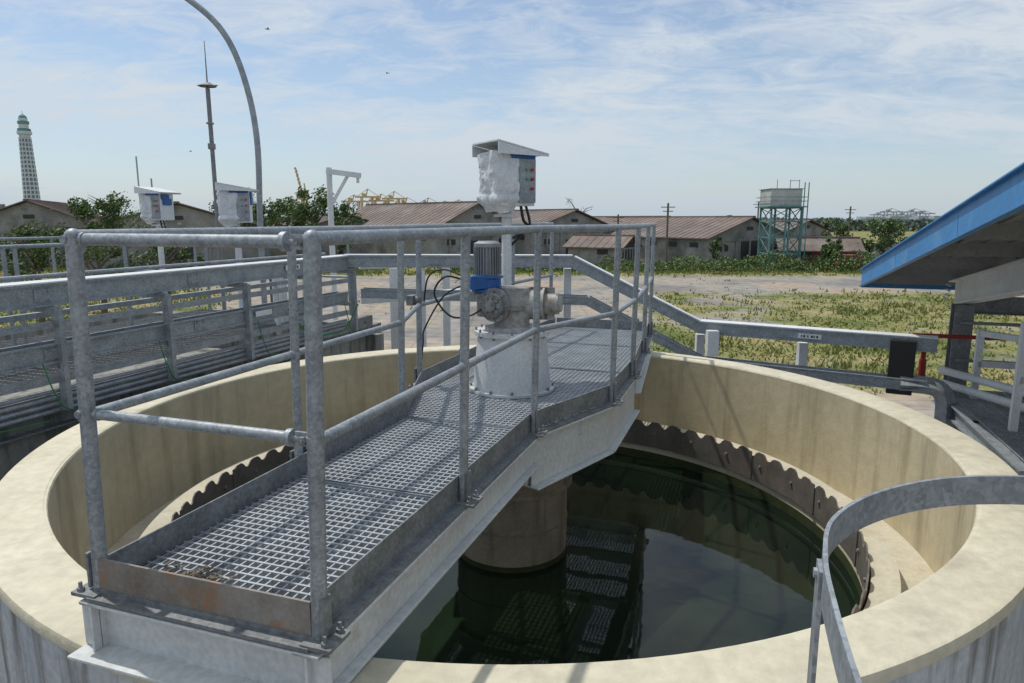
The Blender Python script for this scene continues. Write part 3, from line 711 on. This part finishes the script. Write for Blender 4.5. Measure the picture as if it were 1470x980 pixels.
# ---------------------------------------------------------------- warehouses
def warehouse(gx,gy,W_,L_,ez,rz,ang,wm=brick,rm=roofm,name='gabled_warehouse'):
    e=E(name); a=math.radians(ang); r_=V(math.cos(a),math.sin(a),0); p_=V(r_.y,-r_.x,0); G_=V(gx,gy,0)
    def P(l,w,z): return G_+r_*l+p_*w+V(0,0,z)
    h=W_/2; mb=MB()
    vs=[P(0,-h,0),P(0,h,0),P(0,h,ez),P(0,0,rz-.1),P(0,-h,ez)]+[P(L_,-h,0),P(L_,h,0),P(L_,h,ez),P(L_,0,rz-.1),P(L_,-h,ez)]
    mb.add(vs,[(0,1,2,3,4),(9,8,7,6,5),(0,5,6,1),(1,6,7,2),(0,4,9,5)])
    mk('walls',mb,wm,e)
    mb=MB(); ov=.5; sl=(rz-ez)/h
    for k in(-1,1):
        a_=[P(-ov,0,rz),P(L_+ov,0,rz),P(L_+ov,k*(h+ov),ez-sl*ov),P(-ov,k*(h+ov),ez-sl*ov)]
        b_=[q+V(0,0,.12) for q in a_]
        mb.add(a_+b_,[(0,1,2,3),(7,6,5,4),(0,4,5,1),(1,5,6,2),(2,6,7,3),(3,7,4,0)])
        l=0
        while l<L_: mb.beam(P(l,0,rz+.13),P(l,k*(h+ov),ez-sl*ov+.13),.10,.06); l+=.9
    mb.beam(P(-ov,0,rz+.12),P(L_+ov,0,rz+.12),.5,.18)
    mk('roof',mb,rm,e)
    mb=MB(); mb.frame(P(-.03,0,1.3),r_*.05,p_*1.3,V(0,0,1.3))
    for w in(-h*.62,h*.62): mb.frame(P(-.03,w,ez*.62),r_*.04,p_*.6,V(0,0,.3))
    mb.frame(P(-.03,0,ez+(rz-ez)*.45),r_*.04,p_*.5,V(0,0,.2))
    l=2.
    while l<L_-1:
        for k in(-1,1): mb.frame(P(l,k*(h+.02),ez*.74),r_*.6,p_*.04,V(0,0,.25))
        l+=3.2
    mk('door_and_windows',mb,darkm,e)
    mb=MB()
    for w in [(-1+2*i/6)*h for i in range(7)]: mb.frame(P(-.06,w*.985,ez*.45),r_*.08,p_*.12,V(0,0,ez*.45))
    mb.frame(P(-.05,0,ez*.9),r_*.06,p_*h,V(0,0,.08))
    mk('pilasters',mb,brick if wm is brick else tanks,e)
warehouse(26.3,78,13,24,3.1,5.2,122)
warehouse(-4.0,82,13,22,4.0,6.9,135)
warehouse(7.6,86,13,20,3.9,6.1,125)
warehouse(-34,72,17,20,4.0,6.6,118)
warehouse(-50.5,74,15,18,4.0,6.9,112)
warehouse(38.5,92,12,24,3.4,4.9,128)
warehouse(21,96,12,24,3.6,5.3,128)
warehouse(-20.5,88,11,20,4,5.6,125)
warehouse(36.5,75,4.5,7.5,1.9,3.0,168,wm=redroof,rm=roofm,name='red_shed')
warehouse(12.5,75,5,6,2.2,3.2,150,name='small_brick_shed')
mb=MB()
mb.beam(V(-6,90,1.1),V(60,84,1.1),.25,2.2); mb.beam(V(-70,80,1.2),V(-6,90,1.2),.25,2.4); 
mk('boundary_wall',mb,brick)
mb=MB(); mb.box(V(34.2,71,.9),(2.4,1.5,1.2)); mk('red_skip_container',mb,redroof,bevel=.05)
# water tower
wt=E('water_tower'); mb=MB(); c=V(27.3,72,0); q=1.5
lg=[(-q,-q),(q,-q),(q,q),(-q,q)]
for x,y in lg+[(0,-q),(0,q)]: mb.beam(c+V(x,y,0),c+V(x,y,6.2),.16,.16,V(1,0,0))
for z in (1.6,3.2,4.8,6.15):
    for i in range(4):
        a=lg[i];b_=lg[(i+1)%4]; mb.beam(c+V(*a,z),c+V(*b_,z),.12,.12)
        mb.beam(c+V(*a,z-1.6),c+V(*b_,z),.07,.07); mb.beam(c+V(*b_,z-1.6),c+V(*a,z),.07,.07)
mb.box(c+V(0,0,6.25),(3.9,3.9,.12))
for i in range(4):
    a=V(*lg[i],0)*1.28; b_=V(*lg[(i+1)%4],0)*1.28
    for z in (6.8,7.2): mb.beam(c+a+V(0,0,z),c+b_+V(0,0,z),.05,.05)
mb.beam(c+V(1.9,-1.9,.0),c+V(1.9,-1.9,8.6),.08,.08,V(1,0,0)); mb.beam(c+V(1.5,-1.9,.0),c+V(1.5,-1.9,8.6),.08,.08,V(1,0,0))
mk('steel_legs',mb,teal,wt)
mb=MB(); mb.box(c+V(-.1,0,7.15),(3.1,3.1,1.65)); mk('panel_tank',mb,tanks,wt,bevel=.03)
mb=MB(); mb.box(c+V(-.1,0,8.0),(3.3,3.3,.06)); 
for x in(-.9,.4,1.3): mb.beam(c+V(x,-1,8),c+V(x,-1,8.9),.05,.05,V(1,0,0))
mb.beam(c+V(.4,-1,8.8),c+V(1.3,-1,8.8),.05,.05)
mk('tank_lid',mb,galvd,wt)
# tower
mn=E('minaret_tower'); c=V(-270,400,0); mb=MB()
mb.lathe(c,[(4.3,0),(4.1,16),(3.5,16.3),(2.7,51),(2.7,51)],n=12,closed=False)
for i in range(15):
    z=16+i*2.35; mb.lathe(c,[(4.0-i*.075,z),(4.0-i*.075,z+.8),(3.2,z+.8)],n=12,closed=False)
mb.lathe(c,[(2.8,51),(3.6,51.6),(3.6,53),(2.5,53.2),(2.3,57)],n=12,closed=False)
mb.lathe(c,[(2.2,58.6),(2.2,60),(1.8,60)],n=12,closed=False)
mk('shaft',mb,minw,mn)
mb=MB()
for i in range(14):
    z=16.9+i*2.35
    mb.lathe(c,[(3.75-i*.073,z+.1),(3.75-i*.073,z+1.3)],n=12,closed=False)
mk('window_bands',mb,minwin,mn)
mb=MB()
for i in range(14):
    z=16.9+i*2.35
    for k in range(12):
        a=k/12*6.283; mb.box(c+V((3.85-i*.073)*math.cos(a),(3.85-i*.073)*math.sin(a),z+.7),(.3,.6,1.5),a)
mk('piers',mb,minw,mn)
mb=MB(); mb.lathe(c,[(3.2,53.1),(3.2,54.4),(2.4,54.6)],n=12,closed=False); mb.lathe(c,[(2.8,57),(2.8,58.4),(2.2,58.6)],n=12,closed=False); mb.lathe(c,[(2.1,60),(1.7,61.2),(.8,62),(.12,62.3),(.1,64)],n=12,closed=False); mk('green_cap',mb,ming,mn)
# cranes
def gantry(x,y,w,h,mat,name='port_gantry_crane',sc=1):
    e=E(name); mb=MB(); t=.9*sc
    for k in(-1,1):
        for j in(-1,1): mb.beam(V(x+k*w/2,y+j*w/3,0),V(x+k*w/2,y+j*w/3,h),t,t,V(1,0,0))
        mb.beam(V(x+k*w/2,y-w/3,h*.55),V(x+k*w/2,y+w/3,h*.55),t,t)
    for j in(-1,1):
        mb.beam(V(x-w/2,y+j*w/3,h*.5),V(x+w/2,y+j*w/3,h*.5),t,t); mb.beam(V(x-w*1.1,y+j*w/6,h),V(x+w*1.3,y+j*w/6,h),t,t*1.5)
        mb.beam(V(x-w/2,y+j*w/3,h*.5),V(x+w/2,y+j*w/3,h),t*.6,t*.6)
    mb.beam(V(x-w*.1,y,h),V(x+w*.1,y,h*1.28),t,t); mb.beam(V(x+w*.1,y,h*1.28),V(x+w*1.2,y,h),t*.5,t*.5); mb.beam(V(x+w*.1,y,h*1.28),V(x-w,y,h),t*.5,t*.5)
    mb.box(V(x-w*.3,y,h+1.5*sc),(w*.3,3*sc,3*sc)); mk('frame',mb,mat,e)
for x_,y_,h_ in ((-134,600,20),(-124,608,24),(-114,616,21),(-104,624,23),(-94,632,19),(-76,640,19),(-62,648,17),(-50,655,18)):
    gantry(x_,y_,9,h_,craney,sc=1)
for x_,y_,h_ in ((364,700,9.5),(377,706,12.5),(394,712,9.5),(407,718,12.5),(420,724,11)): gantry(x_,y_,9,h_,craneg,sc=.8)
jc=E('jib_crane'); mb=MB(); x=-89.2
mb.beam(V(x+1,300,0),V(x+1,300,14),1.4,1.4,V(1,0,0)); mb.box(V(x+1,300,14.5),(4.5,3,2.4))
for j in(-.5,.5): mb.beam(V(x+1.2,300+j,14),V(x-1.6,300+j,26.5),.4,.4)
for i in range(8): a=i/8; mb.beam(V(x+1.2-2.8*a+.6,300,14+12.5*a),V(x+1.2-2.8*(a+.1)-.6,300,14+12.5*(a+.1)),.3,.3)
mb.beam(V(x+2.6,300,14),V(x+1.8,300,20),.4,.4); mk('jib',mb,craney,jc)
mb=MB(); mb.beam(V(-157,300,0),V(-157,300,31),.45,.45,V(1,0,0)); mb.beam(V(-151.5,300,0),V(-151.5,300,22),.5,.5,V(1,0,0))
mk('telecom_mast',mb,craneg)
for x,y,h in ((15.4,70,6.6),(12.6,84,5.6),(42,88,6.6),(33,95,7.4)):
    e=E('utility_pole'); mb=MB(); mb.tube([V(x,y,0),V(x,y,h)],.10,8); mb.beam(V(x-.7,y,h-.4),V(x+.7,y,h-.4),.08,.08); mb.beam(V(x-.5,y,h-.8),V(x+.5,y,h-.8),.08,.08); mk('pole',mb,bark,e)
mb=MB()
for i in range(30):
    a=r.uniform(.5,.72); D=r.uniform(420,520); mb.box(V(a*D,D,3),(r.uniform(6,20),6,r.uniform(5,9)))
mk('distant_port_sheds',mb,craneg)
mb=MB()
for px,h,w in ((-.74,8,8),(-.725,12,5),(-.70,9,9),(-.685,11,4)): mb.box(V(px*420,420,h/2+1),(w,6,h+2))
mk('distant_buildings',mb,brick)
def bird(x,y,z,a,sz):
    e=E('flying_bird'); mb=MB(); c=V(x,y,z); f=V(math.cos(a),math.sin(a),0); l=V(-f.y,f.x,0)
    mb.tube([c-f*.55*sz,c-f*.3*sz,c,c+f*.3*sz,c+f*.42*sz],[.05*sz,.06*sz,.11*sz,.08*sz,.01*sz],8)
    for k in(-1,1):
        vs=[c+f*.15*sz,c-f*.15*sz,c+l*k*.5*sz+V(0,0,.2*sz)-f*.12*sz,c+l*k*.5*sz+V(0,0,.2*sz)+f*.12*sz,c+l*k*1.0*sz+V(0,0,.05*sz)-f*.15*sz]
        mb.add(vs,[(0,1,2,3),(3,2,4)])
    mk('body_and_wings',mb,birdm,e,False)
bird(-9.9,30,12.6,.5,.2); bird(-5.1,30,10.9,2.6,.17); bird(-13.4,30,7.8,.3,.13)
# ---------------------------------------------------------------- world
w=bpy.data.worlds.new('World'); S.world=w; w.use_nodes=True; N=w.node_tree.nodes; L=w.node_tree.links; N.clear()
out=N.new('ShaderNodeOutputWorld'); bg=N.new('ShaderNodeBackground'); bg.inputs['Strength'].default_value=.12
sk=N.new('ShaderNodeTexSky'); sk.sky_type='NISHITA'; sk.sun_disc=False; sk.sun_elevation=math.radians(63); sk.sun_rotation=math.radians(305); sk.air_density=1.0; sk.dust_density=.4; sk.ozone_density=2.5
tc=N.new('ShaderNodeTexCoord'); sp=N.new('ShaderNodeSeparateXYZ'); L.new(tc.outputs['Generated'],sp.inputs[0])
def math_(op,a,b_=None):
    q=N.new('ShaderNodeMath'); q.operation=op
    for i,x in enumerate((a,b_)):
        if x is None: continue
        if isinstance(x,(int,float)): q.inputs[i].default_value=x
        else: L.new(x,q.inputs[i])
    return q.outputs[0]
zc=math_('MAXIMUM',sp.outputs['Z'],0.0)
den=math_('ADD',zc,.22)
cx=math_('DIVIDE',sp.outputs['X'],den); cy=math_('DIVIDE',sp.outputs['Y'],den)
cb=N.new('ShaderNodeCombineXYZ'); L.new(cx,cb.inputs[0]); L.new(cy,cb.inputs[1])
mp=N.new('ShaderNodeMapping'); mp.inputs['Rotation'].default_value=(0,0,.35); mp.inputs['Scale'].default_value=(.75,1.2,1); mp.inputs['Location'].default_value=(2.35,4.1,0); L.new(cb.outputs[0],mp.inputs['Vector'])
n1=N.new('ShaderNodeTexNoise'); n1.inputs['Scale'].default_value=.75; n1.inputs['Detail'].default_value=7; n1.inputs['Roughness'].default_value=.55; n1.inputs['Distortion'].default_value=.5; L.new(mp.outputs[0],n1.inputs['Vector'])
n2=N.new('ShaderNodeTexNoise'); n2.inputs['Scale'].default_value=5.5; n2.inputs['Detail'].default_value=7; n2.inputs['Roughness'].default_value=.68; n2.inputs['Distortion'].default_value=.6; L.new(mp.outputs[0],n2.inputs['Vector'])
sm_=math_('ADD',math_('MULTIPLY',n1.outputs['Fac'],.62),math_('MULTIPLY',n2.outputs['Fac'],.38))
rp=N.new('ShaderNodeValToRGB'); rp.color_ramp.elements[0].position=.43; rp.color_ramp.elements[0].color=(.16,)*3+(1,); rp.color_ramp.elements[1].position=.56; rp.color_ramp.elements[1].color=(.95,)*3+(1,)
L.new(sm_,rp.inputs['Fac'])
mx=N.new('ShaderNodeMix'); mx.data_type='RGBA'; L.new(rp.outputs['Color'],mx.inputs['Factor']); L.new(sk.outputs[0],mx.inputs['A']); mx.inputs['B'].default_value=(5.6,6.1,6.6,1)
hz=math_('POWER',2.718,math_('MULTIPLY',zc,-11.0)); hz=math_('MULTIPLY',hz,.9)
mx2=N.new('ShaderNodeMix'); mx2.data_type='RGBA'; L.new(hz,mx2.inputs['Factor']); L.new(mx.outputs['Result'],mx2.inputs['A']); mx2.inputs['B'].default_value=(4.0,4.7,5.4,1)
L.new(mx2.outputs['Result'],bg.inputs['Color']); L.new(bg.outputs[0],out.inputs['Surface'])
# sun
sd=V(-.35,.25,.86).normalized()
sl=bpy.data.lights.new('sun','SUN'); sl.energy=2.9; sl.angle=math.radians(.8); sl.color=(1,.96,.89)
so=bpy.data.objects.new('sun',sl); so.rotation_euler=sd.to_track_quat('Z','Y').to_euler(); col.objects.link(so)
# camera
cd=bpy.data.cameras.new('camera'); cd.lens=24.5; cd.sensor_width=36; cd.clip_end=5000; cd.clip_start=.05
co=bpy.data.objects.new('camera',cd); co.location=(0,0,5); co.rotation_euler=(math.radians(90-9.93),0,0); col.objects.link(co); S.camera=co
S.view_settings.view_transform='Standard'; S.view_settings.look='None'; S.view_settings.exposure=0
